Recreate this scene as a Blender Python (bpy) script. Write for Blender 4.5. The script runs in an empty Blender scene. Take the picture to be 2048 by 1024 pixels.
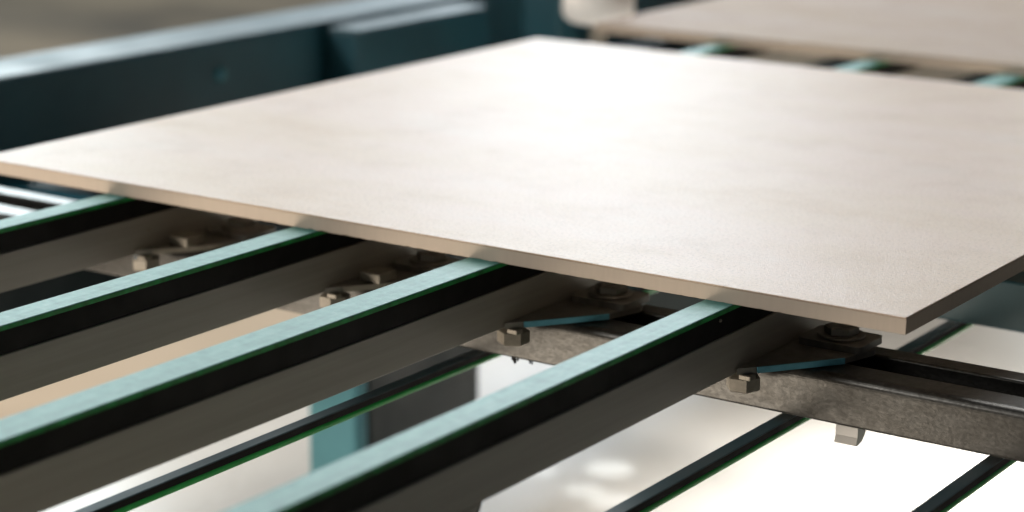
import bpy, bmesh, math, random
from mathutils import Matrix, Vector

S = bpy.context.scene
COL = S.collection
rnd = random.Random(7)

# ------------------------------------------------------------------ camera
# x runs along the front edge of the tile, y along the belts, z up; metres; z = 0 is the glazed face of the tiles
CAM_LOC = Vector((0.45752, -1.05067, 0.31989))
CAM_ROT = Matrix([[0.8246647407532472, -0.14406705026316216, 0.5469668640666004], [0.5655932044193014, 0.2003056933295698, -0.7999887226295548], [0.005691438577874053, 0.9690832339114284, 0.24666838727060758]])
cam_d = bpy.data.cameras.new('camera')
cam_d.sensor_width = 36.0
cam_d.lens = 75.365
cam_d.clip_start = 0.01
cam_d.clip_end = 200.0
cam_d.dof.use_dof = True
cam_d.dof.focus_distance = 1.25
cam_d.dof.aperture_fstop = 5.1
cam = bpy.data.objects.new('camera', cam_d)
COL.objects.link(cam)
cam.matrix_world = Matrix.Translation(CAM_LOC) @ CAM_ROT.to_4x4()
S.camera = cam

# ------------------------------------------------------------------ world and lamps
W = bpy.data.worlds.new('World')
S.world = W
W.use_nodes = True
bg = W.node_tree.nodes['Background']
bg.inputs['Color'].default_value = (0.80, 0.92, 1.0, 1)
bg.inputs['Strength'].default_value = 0.042

def area(name, loc, aim, sx, sy, watts, col, spread=180):
    d = bpy.data.lights.new(name, 'AREA')
    d.shape = 'RECTANGLE'; d.size = sx; d.size_y = sy
    d.energy = watts; d.color = col; d.spread = math.radians(spread)
    o = bpy.data.objects.new(name, d); COL.objects.link(o)
    o.location = loc
    o.rotation_euler = (Vector(aim) - Vector(loc)).to_track_quat('-Z', 'Y').to_euler()
    return o

def window(name, az, dist, z0, z1, w, watts, col):
    # a tall factory window behind the line; az in degrees to the right of the viewing direction
    a = math.atan2(0.8255, -0.5644) - math.radians(az)
    x = CAM_LOC.x + dist * math.cos(a); y = CAM_LOC.y + dist * math.sin(a)
    zc = (z0 + z1) / 2
    return area(name, (x, y, zc), (-0.35, 0.3, zc * 0.4), w, z1 - z0, watts, col)

window('window_light', 2.4, 9.0, 1.65, 5.20, 1.35, 178, (0.84, 0.93, 1.0))
window('window_light', -8.0, 9.0, 0.80, 2.50, 1.10, 7, (0.88, 0.97, 1.0))
window('window_light', -15.4, 9.0, 0.80, 3.20, 1.40, 100, (0.85, 0.97, 1.0))
window('window_light', 18.5, 9.0, 0.80, 2.40, 1.00, 40, (0.88, 0.98, 1.0))
area('skylight', (-2.3, 2.6, 3.4), (-0.4, 0.2, 0), 2.6, 2.6, 138, (1.0, 0.98, 0.95))
area('floor_bounce', (-0.84, -0.70, -0.53), (-0.26, 0.0, -0.02), 0.95, 0.40, 12.5, (1.0, 0.87, 0.72))
area('floor_side_fill', (-3.0, -0.5, -0.20), (-1.05, 0.65, -0.56), 1.2, 0.30, 50, (1.0, 0.84, 0.66))  # added lamp, low at left, fills the floor and the leg's front
area('hidden_floor_fill', (-0.22, 1.12, -0.125), (-0.24, 1.12, -0.56), 0.45, 0.42, 13, (0.95, 0.98, 1.0), 110)  # added lamp, hidden under the line, burns the floor to white
for _x, _y, _sz, _w in ((-0.812, 1.019, 8.5, 7.0), (-0.800, 0.940, 7.0, 5.0), (-0.756, 0.930, 8.0, 5.0), (-0.876, 0.966, 5.5, 5.0)):
    # spot lamps added under the line draw small flecks of light on the floor
    _d = bpy.data.lights.new('floor_fleck', 'SPOT')
    _d.energy = _w * 1.1; _d.color = (0.82, 0.92, 1.0); _d.spot_size = math.radians(_sz); _d.spot_blend = 0.6; _d.shadow_soft_size = 0.004
    _o = bpy.data.objects.new('floor_fleck', _d); COL.objects.link(_o)
    _o.location = (_x + 0.06, _y + 0.10, -0.13)
    _o.rotation_euler = (Vector((_x, _y, -0.56)) - _o.location).to_track_quat('-Z', 'Y').to_euler()
area('front_fill', (-2.6, -3.4, 1.9), (-0.4, 0.2, 0), 0.9, 0.7, 95, (1.0, 0.96, 0.90))  # added fill from the camera's left for front faces and the channel bend

S.view_settings.view_transform = 'Standard'
S.view_settings.look = 'None'
S.view_settings.exposure = 0.0
S.view_settings.gamma = 1.0

# ------------------------------------------------------------------ materials
def mat(name, col, rough=0.5, metal=0.0, spec=0.5):
    m = bpy.data.materials.new(name); m.use_nodes = True
    b = m.node_tree.nodes['Principled BSDF']
    b.inputs['Base Color'].default_value = (*col, 1)
    b.inputs['Roughness'].default_value = rough
    b.inputs['Metallic'].default_value = metal
    b.inputs['Specular IOR Level'].default_value = spec
    return m, m.node_tree, b

def coords(nt, scale=(1, 1, 1), rot=(0, 0, 0), kind='Object'):
    tc = nt.nodes.new('ShaderNodeTexCoord'); mp = nt.nodes.new('ShaderNodeMapping')
    mp.inputs['Scale'].default_value = scale; mp.inputs['Rotation'].default_value = rot
    nt.links.new(tc.outputs[kind], mp.inputs['Vector'])
    return mp.outputs['Vector']

def noise(nt, vec, scale, detail=4.0, rough=0.55):
    n = nt.nodes.new('ShaderNodeTexNoise')
    n.inputs['Scale'].default_value = scale; n.inputs['Detail'].default_value = detail
    n.inputs['Roughness'].default_value = rough
    nt.links.new(vec, n.inputs['Vector'])
    return n.outputs['Fac']

def ramp(nt, fac, stops):
    r = nt.nodes.new('ShaderNodeValToRGB')
    e = r.color_ramp.elements
    while len(e) < len(stops): e.new(0.5)
    for el, (p, c) in zip(e, stops):
        el.position = p; el.color = (*c, 1) if len(c) == 3 else c
    nt.links.new(fac, r.inputs['Fac'])
    return r.outputs['Color']

def g(v): return (v, v, v)

def mix(nt, a, b, fac, mode='MIX'):
    n = nt.nodes.new('ShaderNodeMix'); n.data_type = 'RGBA'; n.blend_type = mode
    for s, v in ((n.inputs[6], a), (n.inputs[7], b), (n.inputs[0], fac)):
        if isinstance(v, (int, float)): s.default_value = v
        elif isinstance(v, tuple): s.default_value = (*v, 1)
        else: nt.links.new(v, s)
    return n.outputs[2]

def bump(nt, b, height, strength, dist):
    n = nt.nodes.new('ShaderNodeBump')
    n.inputs['Strength'].default_value = strength; n.inputs['Distance'].default_value = dist
    nt.links.new(height, n.inputs['Height']); nt.links.new(n.outputs['Normal'], b.inputs['Normal'])

def m_glaze(name='tile_glaze', r0=0.36, r1=0.45, k=1.0):
    m, nt, b = mat(name, (0.5, 0.45, 0.38), 0.36, 0, 0.5)
    v = coords(nt); vs = coords(nt, (3.0, 7.0, 1), (0, 0, 0.3))
    c1 = ramp(nt, noise(nt, vs, 1.1, 7, 0.62), [(p, tuple(x * k for x in c)) for p, c in ((0.34, (0.545, 0.39, 0.255)), (0.45, (0.585, 0.445, 0.325)), (0.56, (0.60, 0.455, 0.36)), (0.68, (0.60, 0.485, 0.40)))])
    c2 = ramp(nt, noise(nt, v, 14, 7, 0.68), [(0.34, (0.89, 0.845, 0.80)), (0.48, (0.97, 0.955, 0.945)), (0.64, (1.0, 1.0, 1.0))])
    c = mix(nt, c1, c2, 1.0, 'MULTIPLY')
    fine = noise(nt, v, 480, 4, 0.75)
    c3 = ramp(nt, fine, [(0.33, (0.66, 0.63, 0.60)), (0.48, g(0.97)), (0.70, g(1.04))])
    nt.links.new(mix(nt, c, c3, 1.0, 'MULTIPLY'), b.inputs['Base Color'])
    rr = ramp(nt, noise(nt, v, 300, 3), [(0.3, g(r0)), (0.7, g(r1))])
    nt.links.new(rr, b.inputs['Roughness'])
    bump(nt, b, noise(nt, v, 640, 3, 0.7), 0.70, 0.0005)
    return m

def m_body():
    m, nt, b = mat('tile_body', (0.52, 0.42, 0.33), 0.8, 0, 0.3)
    v = coords(nt, (1, 1, 0.12))
    c = ramp(nt, noise(nt, v, 260, 3), [(0.3, (0.495, 0.415, 0.34)), (0.7, (0.525, 0.44, 0.36))])
    nt.links.new(c, b.inputs['Base Color'])
    bump(nt, b, noise(nt, v, 420, 2), 0.35, 0.0004)
    return m

def m_belt_top():
    m, nt, b = mat('belt_cover', (0.25, 0.45, 0.43), 0.5, 0, 0.5)
    v = coords(nt)
    c = ramp(nt, noise(nt, v, 130, 4, 0.65), [(0.30, (0.065, 0.245, 0.225)), (0.5, (0.095, 0.31, 0.285)), (0.70, (0.14, 0.36, 0.335))])
    c2 = ramp(nt, noise(nt, v, 14, 3), [(0.3, (0.88, 0.92, 0.92)), (0.7, g(1.0))])
    c = mix(nt, c, c2, 1.0, 'MULTIPLY')
    oi = nt.nodes.new('ShaderNodeObjectInfo')
    sh = nt.nodes.new('ShaderNodeVectorMath'); sh.operation = 'ADD'
    nt.links.new(coords(nt, (170, 2.2, 1)), sh.inputs[0]); nt.links.new(oi.outputs['Location'], sh.inputs[1])
    lanes = ramp(nt, noise(nt, sh.outputs[0], 1.0, 3, 0.6), [(0.34, (0.76, 0.82, 0.82)), (0.52, g(1.0)), (0.75, (1.12, 1.06, 1.06))])
    nt.links.new(mix(nt, c, lanes, 1.0, 'MULTIPLY'), b.inputs['Base Color'])
    bump(nt, b, noise(nt, v, 600, 2), 0.4, 0.0004)
    return m

def m_plain(name, col, rough, metal=0.0, spec=0.5, var=0.15, sc=40, bs=0.1, stretch=(1, 1, 1)):
    m, nt, b = mat(name, col, rough, metal, spec)
    v = coords(nt, stretch)
    lo = tuple(x * (1 - var) for x in col); hi = tuple(min(1, x * (1 + var)) for x in col)
    nt.links.new(ramp(nt, noise(nt, v, sc, 5, 0.6), [(0.3, lo), (0.7, hi)]), b.inputs['Base Color'])
    rr = ramp(nt, noise(nt, v, sc * 0.6, 3), [(0.3, g(max(0.05, rough - 0.08))), (0.7, g(min(1, rough + 0.08)))])
    nt.links.new(rr, b.inputs['Roughness'])
    if bs: bump(nt, b, noise(nt, v, sc * 6, 2), bs, 0.0005)
    return m

def m_galv():
    m, nt, b = mat('galvanised_steel', (0.42, 0.40, 0.37), 0.42, 0.75)
    v = coords(nt, (1, 1, 1.6))
    vo = nt.nodes.new('ShaderNodeTexVoronoi'); vo.inputs['Scale'].default_value = 420
    nt.links.new(v, vo.inputs['Vector'])
    sp = ramp(nt, vo.outputs['Color'], [(0.2, (0.056, 0.055, 0.052)), (0.8, (0.078, 0.077, 0.073))])
    gr = ramp(nt, noise(nt, v, 45, 6, 0.7), [(0.32, (0.80, 0.78, 0.75)), (0.60, g(1.0))])
    nt.links.new(mix(nt, sp, gr, 1.0, 'MULTIPLY'), b.inputs['Base Color'])
    rr = ramp(nt, noise(nt, v, 160, 4), [(0.3, g(0.30)), (0.7, g(0.40))])
    nt.links.new(rr, b.inputs['Roughness'])
    bump(nt, b, noise(nt, v, 330, 3), 0.25, 0.0004)
    return m

def m_floor():
    m, nt, b = mat('factory_floor', (0.5, 0.46, 0.4), 0.35, 0, 0.22)
    v = coords(nt)
    c = ramp(nt, noise(nt, v, 0.9, 5, 0.55), [(0.34, (0.50, 0.445, 0.38)), (0.5, (0.58, 0.535, 0.475)), (0.66, (0.60, 0.565, 0.52))])
    c2 = ramp(nt, noise(nt, v, 7, 5, 0.6), [(0.3, g(0.88)), (0.7, g(1.0))])
    nt.links.new(mix(nt, c, c2, 1.0, 'MULTIPLY'), b.inputs['Base Color'])
    rr = ramp(nt, noise(nt, v, 3, 4), [(0.3, g(0.22)), (0.7, g(0.32))])
    nt.links.new(rr, b.inputs['Roughness'])
    return m

M = dict(
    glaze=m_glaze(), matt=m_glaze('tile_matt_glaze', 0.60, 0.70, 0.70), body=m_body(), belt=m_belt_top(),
    green=m_plain('belt_core_green', (0.006, 0.25, 0.052), 0.5, var=0.6, sc=90),
    green2=m_plain('belt_cover_green', (0.010, 0.42, 0.070), 0.4, var=0.2, sc=60),
    under=m_plain('belt_underside', (0.025, 0.07, 0.09), 0.38, spec=0.4, var=0.1, sc=20, bs=0),
    black=m_plain('wear_strip_black', (0.008, 0.008, 0.008), 0.65, spec=0.15, var=0.3, sc=60),
    rail=m_plain('rail_aluminium', (0.275, 0.262, 0.240), 0.5, metal=0.2, var=0.10, sc=14, bs=0.12, stretch=(6, 0.35, 12)),
    galv=m_galv(),
    steel=m_plain('bolt_steel', (0.26, 0.24, 0.205), 0.5, metal=0.5, var=0.2, sc=150),
    darksteel=m_plain('clamp_steel', (0.20, 0.19, 0.175), 0.45, metal=0.6, var=0.2, sc=120),
    blueedge=m_plain('clamp_edge_glint', (0.10, 0.34, 0.46), 0.4, var=0.15, sc=120),  # blue light on the clamp edge, put into the colour
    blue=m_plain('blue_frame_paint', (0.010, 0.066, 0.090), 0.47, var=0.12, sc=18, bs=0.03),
    white=m_plain('white_plastic', (0.88, 0.87, 0.86), 0.4, var=0.05, sc=30, bs=0),
    floor=m_floor(),
    dark=m_plain('shade_dark_paint', (0.014, 0.022, 0.025), 0.55, spec=0.2, var=0.2, sc=30, bs=0.05),  # shade on the leg's side and the lower beams, put into the colour
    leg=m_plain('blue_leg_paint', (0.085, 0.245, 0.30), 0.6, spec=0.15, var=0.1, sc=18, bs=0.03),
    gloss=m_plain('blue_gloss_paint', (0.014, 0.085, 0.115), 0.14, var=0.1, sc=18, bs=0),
    tan=m_plain('tan_concrete', (0.44, 0.345, 0.245), 0.8, spec=0.2, var=0.12, sc=3, bs=0),
    concrete=m_plain('brown_concrete', (0.13, 0.10, 0.065), 0.85, spec=0.2, var=0.9, sc=0.9, bs=0, stretch=(0.6, 1.3, 1)),
)

# ------------------------------------------------------------------ mesh helpers
def link(name, bm, m, parent=None, loc=None, smooth=False):
    me = bpy.data.meshes.new(name)
    bmesh.ops.recalc_face_normals(bm, faces=bm.faces[:])
    bm.to_mesh(me); bm.free()
    if smooth:
        for p in me.polygons: p.use_smooth = True
    if m: me.materials.append(m)
    o = bpy.data.objects.new(name, me); COL.objects.link(o)
    if parent: o.parent = parent
    if loc: o.location = loc
    return o

def empty(name, loc=(0, 0, 0)):
    o = bpy.data.objects.new(name, None); COL.objects.link(o); o.location = loc
    o.empty_display_size = 0.02
    return o

def tag(o, label=None, cat=None, group=None, kind=None):
    if label: o['label'] = label
    if cat: o['category'] = cat
    if group: o['group'] = group
    if kind: o['kind'] = kind
    return o

def bm_box(x0, x1, y0, y1, z0, z1, bev=0.0, seg=2, bm=None):
    own = bm or bmesh.new()
    vs = [own.verts.new(c) for c in ((x0, y0, z0), (x1, y0, z0), (x1, y1, z0), (x0, y1, z0), (x0, y0, z1), (x1, y0, z1), (x1, y1, z1), (x0, y1, z1))]
    fs = [own.faces.new([vs[i] for i in q]) for q in ((3, 2, 1, 0), (4, 5, 6, 7), (0, 1, 5, 4), (1, 2, 6, 5), (2, 3, 7, 6), (3, 0, 4, 7))]
    if bev:
        es = list({e for f in fs for e in f.edges})
        bmesh.ops.bevel(own, geom=es, offset=bev, segments=seg, affect='EDGES', profile=0.5)
    return own

def bm_prism(pts, axis, a0, a1, bm=None):
    # closed outline pts extruded along axis from a0 to a1 ('x': pts are (y, z); 'z': pts are (x, y))
    bm = bm or bmesh.new()
    def P(p, a): return (a, p[0], p[1]) if axis == 'x' else (p[0], p[1], a)
    A = [bm.verts.new(P(p, a0)) for p in pts]; B = [bm.verts.new(P(p, a1)) for p in pts]
    bm.faces.new(A); bm.faces.new(B[::-1])
    for i in range(len(pts)):
        j = (i + 1) % len(pts)
        bm.faces.new((A[i], A[j], B[j], B[i]))
    return bm

def bm_lathe(profile, n, cx=0, cy=0, bm=None, rot=0.0):
    bm = bm or bmesh.new()
    rings = []
    for r, z in profile:
        rings.append([bm.verts.new((cx + r * math.cos(rot + 2 * math.pi * i / n), cy + r * math.sin(rot + 2 * math.pi * i / n), z)) for i in range(n)])
    for a, b in zip(rings, rings[1:]):
        for i in range(n):
            j = (i + 1) % n
            bm.faces.new((a[i], a[j], b[j], b[i]))
    bm.faces.new(rings[0][::-1]); bm.faces.new(rings[-1])
    return bm

def round_poly(pts, rads, n=5):
    out = []
    for i, p in enumerate(pts):
        r = rads[i]
        if not r: out.append(p); continue
        a = Vector(pts[i - 1]); c = Vector(pts[(i + 1) % len(pts)]); b = Vector(p)
        d1 = (a - b).normalized(); d2 = (c - b).normalized()
        ang = d1.angle(d2); t = r / math.tan(ang / 2)
        p1 = b + d1 * t; p2 = b + d2 * t
        for k in range(n + 1):
            s = k / n
            q = p1 * (1 - s) ** 2 + b * 2 * s * (1 - s) + p2 * s * s
            out.append((q.x, q.y))
    return out

# ------------------------------------------------------------------ floor
FZ = -0.56
bm = bmesh.new()
vs = [bm.verts.new(c) for c in ((-40, -12, FZ), (20, -12, FZ), (20, 50, FZ), (-40, 50, FZ))]
bm.faces.new(vs)
tag(link('floor', bm, M['floor']), kind='structure')

bm = bmesh.new()
vs = [bm.verts.new(c) for c in ((-40, -12, FZ + 0.004), (-2.6, -12, FZ + 0.004), (-2.6, 50, FZ + 0.004), (-40, 50, FZ + 0.004))]
bm.faces.new(vs)
tag(link('concrete_floor', bm, M['concrete']), kind='structure')
bm = bmesh.new()
vs = [bm.verts.new(c) for c in ((-2.6, -12, FZ + 0.004), (-1.32, -12, FZ + 0.004), (-1.32, 50, FZ + 0.004), (-2.6, 50, FZ + 0.004))]
bm.faces.new(vs)
tag(link('walkway_floor', bm, M['tan']), kind='structure')

# ------------------------------------------------------------------ belts and guide rails
BELTS = [(-0.1256, -0.1067), (-0.2940, -0.2703), (-0.4350, -0.4143), (-0.6052, -0.5861)]
Y0, Y1 = -0.78, 1.75
names_belt = ['turquoise conveyor belt nearest the free corner of the front tile',
              'second turquoise conveyor belt from the galvanised channel end, under the front tile',
              'third turquoise conveyor belt, just right of the one at far left',
              'leftmost turquoise conveyor belt, meeting the tile near its left corner']
names_rail = ['grey metal guide rail with black strip under the rightmost turquoise belt',
              'grey metal guide rail with black strip under the second belt from the right',
              'grey metal guide rail with black strip under the third belt from the right',
              'grey metal guide rail with black strip under the leftmost turquoise belt']
for i, (a, b) in enumerate(BELTS):
    t = tag(empty('conveyor_belt', ((a + b) / 2, Y0, -0.0130)), names_belt[i], 'belt', 'turquoise conveyor belts')
    w = (b - a) / 2; L = Y1 - Y0
    link('top_cover', bm_box(-w, w, 0, L, 0.0024, 0.0030, 0.0003, 1), M['belt'], t)
    link('core_layer', bm_box(-w - 0.0002, w + 0.0002, 0, L, 0.0, 0.0024), M['green'], t)
    r = tag(empty('guide_rail', ((a + b) / 2, Y0, -0.053)), names_rail[i], 'rail', 'guide rails under the belts')
    link('wear_strip', bm_box(-w + 0.0008, w - 0.0008, 0, L, 0.026, 0.0400, 0.0006, 1), M['black'], r)
    link('metal_profile', bm_box(-w, w, 0, L, 0.0, 0.026, 0.0008, 2), M['rail'], r)
    sy, sz, sr = ((0.765, 0.0370, 0.0010), (0.30, 0.030, 0.0009), (0.30, 0.031, 0.0009), (0.800, 0.0154, 0.0013))[i]
    sc_ = link('screw', bm_lathe([(sr, 0.0), (sr, 0.0008), (sr * 0.6, 0.0012)], 12), M['steel'], r)
    sc_.location = (w - 0.0004, sy, sz); sc_.rotation_euler = (0, math.radians(90), 0)
    if i == 0:
        pl = [(-0.10, -0.001), (-0.10, -0.055), (0.515, -0.055), (0.515, -0.016), (0.531, -0.001)]
        pl = round_poly(pl, [0, 0, 0.004, 0.010, 0], 6)
        tag(link('support_plate', bm_prism(pl, 'x', w - 0.005, w - 0.001), M['rail'], r), 'darker plate hanging below the near end of the rail')

RET = [(-0.1132, -0.1037, 'lower return belt crossing beneath the galvanised channel near the hanging clip'),
       (-0.3461, -0.3376, 'lower return belt with green edge passing in front of the blue leg'),
       (0.0215, 0.0305, 'lower return belt at bottom right over the white glare')]
for a, b, lab in RET:
    t = tag(empty('return_belt', ((a + b) / 2, Y0, -0.107)), lab, 'belt', 'return belts below the rails')
    w = (b - a) / 2; L = Y1 - Y0
    link('top_layer', bm_box(-w, w, 0, L, 0.0082, 0.0090, 0.0003, 1), M['under'], t)
    link('black_core', bm_box(-w + 0.0002, w - 0.0002, 0, L, 0.0042, 0.0082), M['black'], t)
    link('green_cover', bm_box(-w - 0.0001, w + 0.0001, 0, L, 0.0, 0.0042, 0.0016, 3), M['green2'], t)

# ------------------------------------------------------------------ galvanised cross channel
CH = tag(empty('cross_channel', (0, 0.038, -0.0833)), 'galvanised steel slotted channel running under the rails beside the tile corner', 'channel')
T = 0.0022
D, H = 0.0720, 0.0300
def channel_outline():
    # C section, slot upwards, rounded top bends: outer line then inner line back
    lip0, lip1 = 0.0255, 0.0515
    drop = 0.009
    r = 0.0060
    out = [(0, 0), (0, H), (lip0, H), (lip0, H - drop), (lip0 - T, H - drop), (lip0 - T, H - T), (T, H - T), (T, T),
           (D - T, T), (D - T, H - T), (lip1 + T, H - T), (lip1 + T, H - drop), (lip1, H - drop), (lip1, H), (D, H), (D, 0)]
    rad = [0.002, r, 0.002, 0, 0, 0, r - T, 0, 0, r - T, 0, 0, 0, 0.002, r, 0.002]
    return round_poly(out, rad, 9)
bm = bm_prism(channel_outline(), 'x', -1.30, 0.45)
link('channel_profile', bm, M['galv'], CH)
clip = [(0.0012, -0.0001), (0.0012, -0.006), (-0.0004, -0.0105), (0.0025, -0.0108), (0.0075, -0.0095), (0.0115, -0.006), (0.0135, -0.0001)]
link('hanging_clip', bm_prism(clip, 'x', -0.0575, -0.0435), M['white'], CH)
bm = bmesh.new()
for x, z, s in ((-0.2880, -0.0006, 0.0011), (-0.2862, -0.0020, 0.0014), (-0.2838, -0.0008, 0.0008), (-0.2745, -0.0008, 0.0009), (-0.2728, -0.0016, 0.0007)):
    mtx = Matrix.Translation((x, 0.003, z)) @ Matrix.Diagonal((s, s, s * 2.2, 1))
    bmesh.ops.create_icosphere(bm, subdivisions=1, radius=1.0, matrix=mtx)
link('weld_spatter', bm, M['black'], CH)

# ------------------------------------------------------------------ clamps that hold the rails to the channel
lab_clamp = ['steel clamp with two bolts on the channel, beneath the free tile corner',
             'steel clamp with two bolts between the two rightmost belts',
             'steel clamp with bolts partly hidden by the second belt from the right',
             'tan lit steel clamp with bolts between the two leftmost belts']
def hexbolt(x, y, z0, r, h, parent, name, m, washer=True):
    prof = [(r * 0.97, z0), (r, z0 + h * 0.08), (r, z0 + h * 0.85), (r * 0.86, z0 + h)]
    o = link(name, bm_lathe(prof, 6, x, y, rot=0.35), m, parent)
    if washer:
        link('washer', bm_lathe([(r * 1.35, z0 - 0.0016), (r * 1.4, z0 - 0.0010), (r * 1.35, z0 - 0.00005)], 28, x, y), m, o)
    return o
for i, (a, b) in enumerate(BELTS):
    k = tag(empty('rail_clamp', (b, 0.0, -0.053)), lab_clamp[i], 'clamp', 'clamps holding the rails')
    # flat plate lying on the channel, tapering forward to the stud under the rail
    pts = [(0.0015, 0.004), (0.0090, 0.0135), (0.0430, 0.0600), (0.0505, 0.0860), (0.0420, 0.1060), (0.0015, 0.1080)]
    pts = round_poly(pts, [0, 0.004, 0.004, 0.006, 0.006, 0], 5)
    link('clamp_plate', bm_prism(pts, 'z', 0.0002, 0.0038), M['darksteel'], k)
    # raised pad over the slot
    pad = round_poly([(0.0060, 0.0700), (0.0480, 0.0700), (0.0480, 0.1040), (0.0060, 0.1040)], [0.005] * 4, 5)
    link('clamp_pad', bm_prism(pad, 'z', 0.0038, 0.0080), M['darksteel'], k)
    # rim strip along the slanted front edge; its blue glint is put into the colour
    bm = bmesh.new()
    e0, e1 = Vector((0.0098, 0.0130)), Vector((0.0432, 0.0590)); n = Vector((e1.y - e0.y, -(e1.x - e0.x))).normalized() * 0.0012
    q = [(e0.x, e0.y), (e0.x + n.x, e0.y + n.y), (e1.x + n.x, e1.y + n.y), (e1.x, e1.y)]
    bm_prism(q, 'z', 0.0006, 0.0042, bm)
    link('glint_rim' if i < 2 else 'rim', bm, M['blueedge'] if i < 2 else M['steel'], k)
    if i >= 2:
        link('stop_block', bm_box(0.0100, 0.0270, 0.0300, 0.0480, 0.0043, 0.0110, 0.0008, 2), M['steel'], k)
    # bolt head on the pad and nut below the rail
    hexbolt(0.0270, 0.0880, 0.0098, 0.0105, 0.0050, k, 'bolt', M['darksteel'])
    nut = link('nut', bm_lathe([(0.0094, -0.0130), (0.0104, -0.0121), (0.0104, -0.0050), (0.0094, -0.0042), (0.0070, -0.0035)], 6, -0.0020, 0.0190, rot=0.15 + 0.37 * i), M['steel'], k, smooth=False)
    link('stud', bm_lathe([(0.0045, -0.0035), (0.0045, -0.0001)], 16, -0.0020, 0.0190), M['steel'], nut)
    link('spacer', bm_box(0.0015, 0.0095, 0.0060, 0.0130, -0.0034, 0.0000, 0.0006, 1), M['steel'], k)

# ------------------------------------------------------------------ tiles
def tile(loc, label, seed, face='glaze'):
    t = tag(empty('ceramic_tile', loc), label, 'tile', 'ceramic tiles on the belts')
    SU, SV, TH = 0.7361, 0.7374, 0.010
    r = random.Random(seed)
    # body with a slightly chipped lower front arris
    bm = bmesh.new()
    n = 240
    top = []; low = []; low2 = []
    for i in range(n + 1):
        x = -SU + SU * i / n
        chip = 0.0
        if r.random() < 0.22: chip = r.uniform(0.0001, 0.0006)
        if 0.36 < i / n < 0.66 and r.random() < 0.25: chip = r.uniform(0.0003, 0.0011)
        top.append(bm.verts.new((x, 0, -0.0011)))
        low.append(bm.verts.new((x, 0.0, -TH + 0.0003 + chip)))
        low2.append(bm.verts.new((x, 0.0004 + chip, -TH)))
    for i in range(n):
        bm.faces.new((low[i], low[i + 1], top[i + 1], top[i]))
        bm.faces.new((low2[i], low2[i + 1], low[i + 1], low[i]))
    bl = [bm.verts.new((-SU, SV, z)) for z in (-TH, -0.0011)]
    br = [bm.verts.new((0, SV, z)) for z in (-TH, -0.0011)]
    bm.faces.new((bl[0], br[0], br[1], bl[1]))
    bm.faces.new((br[0], low2[-1], low[-1], top[-1], br[1]))
    bm.faces.new((low2[0], bl[0], bl[1], top[0], low[0]))
    bm.faces.new(low2 + [br[0], bl[0]])
    bm.faces.new(top + [br[1], bl[1]])
    link('body', bm, M['body'], t)
    bm = bm_box(-SU, 0, 0, SV, -0.0011, 0.0, 0.0005, 3)
    link('glazed_face', bm, M[face], t)
    return t
tile((0, 0, 0), 'beige glazed ceramic tile in front, white glare across its face', 3)
tile((-0.0095, 0.8640, 0), 'blurred beige ceramic tile behind, cut off at the upper right', 11, 'matt')

# ------------------------------------------------------------------ blue machine frame behind
F = tag(empty('machine_frame', (-1.12, 0.9, FZ)), 'blurred blue painted steel machine frame behind and below the tile', 'frame')
def fpart(name, x0, x1, y0, y1, z0, z1, bev=0.004, m='blue', parent=None, label=None):
    o = link(name, bm_box(x0, x1, y0, y1, z0, z1, bev, 3), M[m])
    o.parent = parent or F
    o.matrix_parent_inverse = (Matrix.Translation(F.location)).inverted()
    if label: o['label'] = label
    return o
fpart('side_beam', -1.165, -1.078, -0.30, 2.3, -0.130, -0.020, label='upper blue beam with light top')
fpart('lower_beam', -1.200, -1.000, -0.30, 2.3, -0.300, -0.150, m='dark')  # blue beam in the dark paint; its shade is in the colour
fpart('beam_top_gloss', -1.195, -1.005, -0.28, 0.275, -0.1500, -0.1470, 0.001, m='gloss')  # thin glossy sheet added so the dark beam's top mirrors the window
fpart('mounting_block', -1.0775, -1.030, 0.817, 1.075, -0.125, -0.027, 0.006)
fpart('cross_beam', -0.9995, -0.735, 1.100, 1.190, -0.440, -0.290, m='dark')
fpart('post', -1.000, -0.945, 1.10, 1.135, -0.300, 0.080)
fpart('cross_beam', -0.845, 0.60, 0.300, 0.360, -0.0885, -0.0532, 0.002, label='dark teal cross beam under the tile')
fpart('cross_beam', -0.9995, 0.60, 1.500, 1.560, -0.270, -0.112, m='dark')  # dark beam added to keep the gap under the rear tile black
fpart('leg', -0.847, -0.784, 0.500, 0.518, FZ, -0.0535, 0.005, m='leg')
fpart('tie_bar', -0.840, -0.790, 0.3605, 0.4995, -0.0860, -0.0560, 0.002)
fpart('leg_shade_panel', -0.8470, -0.7842, 0.5185, 0.707, FZ + 0.02, -0.1730, 0.004, m='dark', label='shaded side of the blue leg, as an added dark panel')  # added panel; the leg's shaded side is put into its dark colour
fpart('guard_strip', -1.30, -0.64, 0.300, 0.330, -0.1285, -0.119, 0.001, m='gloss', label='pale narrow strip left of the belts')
bo = link('bolt', bm_lathe([(0.008, 0), (0.008, 0.003), (0.006, 0.004)], 6), M['leg'])
bo.parent = F; bo.matrix_parent_inverse = Matrix.Translation(F.location).inverted()
bo.matrix_basis = Matrix.Translation((-1.0775, 0.64, -0.058)) @ Matrix.Rotation(math.radians(90), 4, 'Y')

# ------------------------------------------------------------------ white guide roller by the rear tile
R_ = tag(empty('guide_roller', (-0.800, 0.955, -0.150)), 'blurred white plastic guide roller beside the rear tile corner', 'roller')
link('wheel', bm_lathe([(0.030, 0.136), (0.037, 0.140), (0.040, 0.147), (0.040, 0.176), (0.037, 0.183), (0.030, 0.187)], 40), M['white'], R_, smooth=True)
link('spindle', bm_lathe([(0.010, 0.0), (0.010, 0.136)], 20), M['steel'], R_)
link('foot', bm_box(-0.19, 0.02, -0.02, 0.02, -0.004, 0.0, 0.001, 1), M['darksteel'], R_)
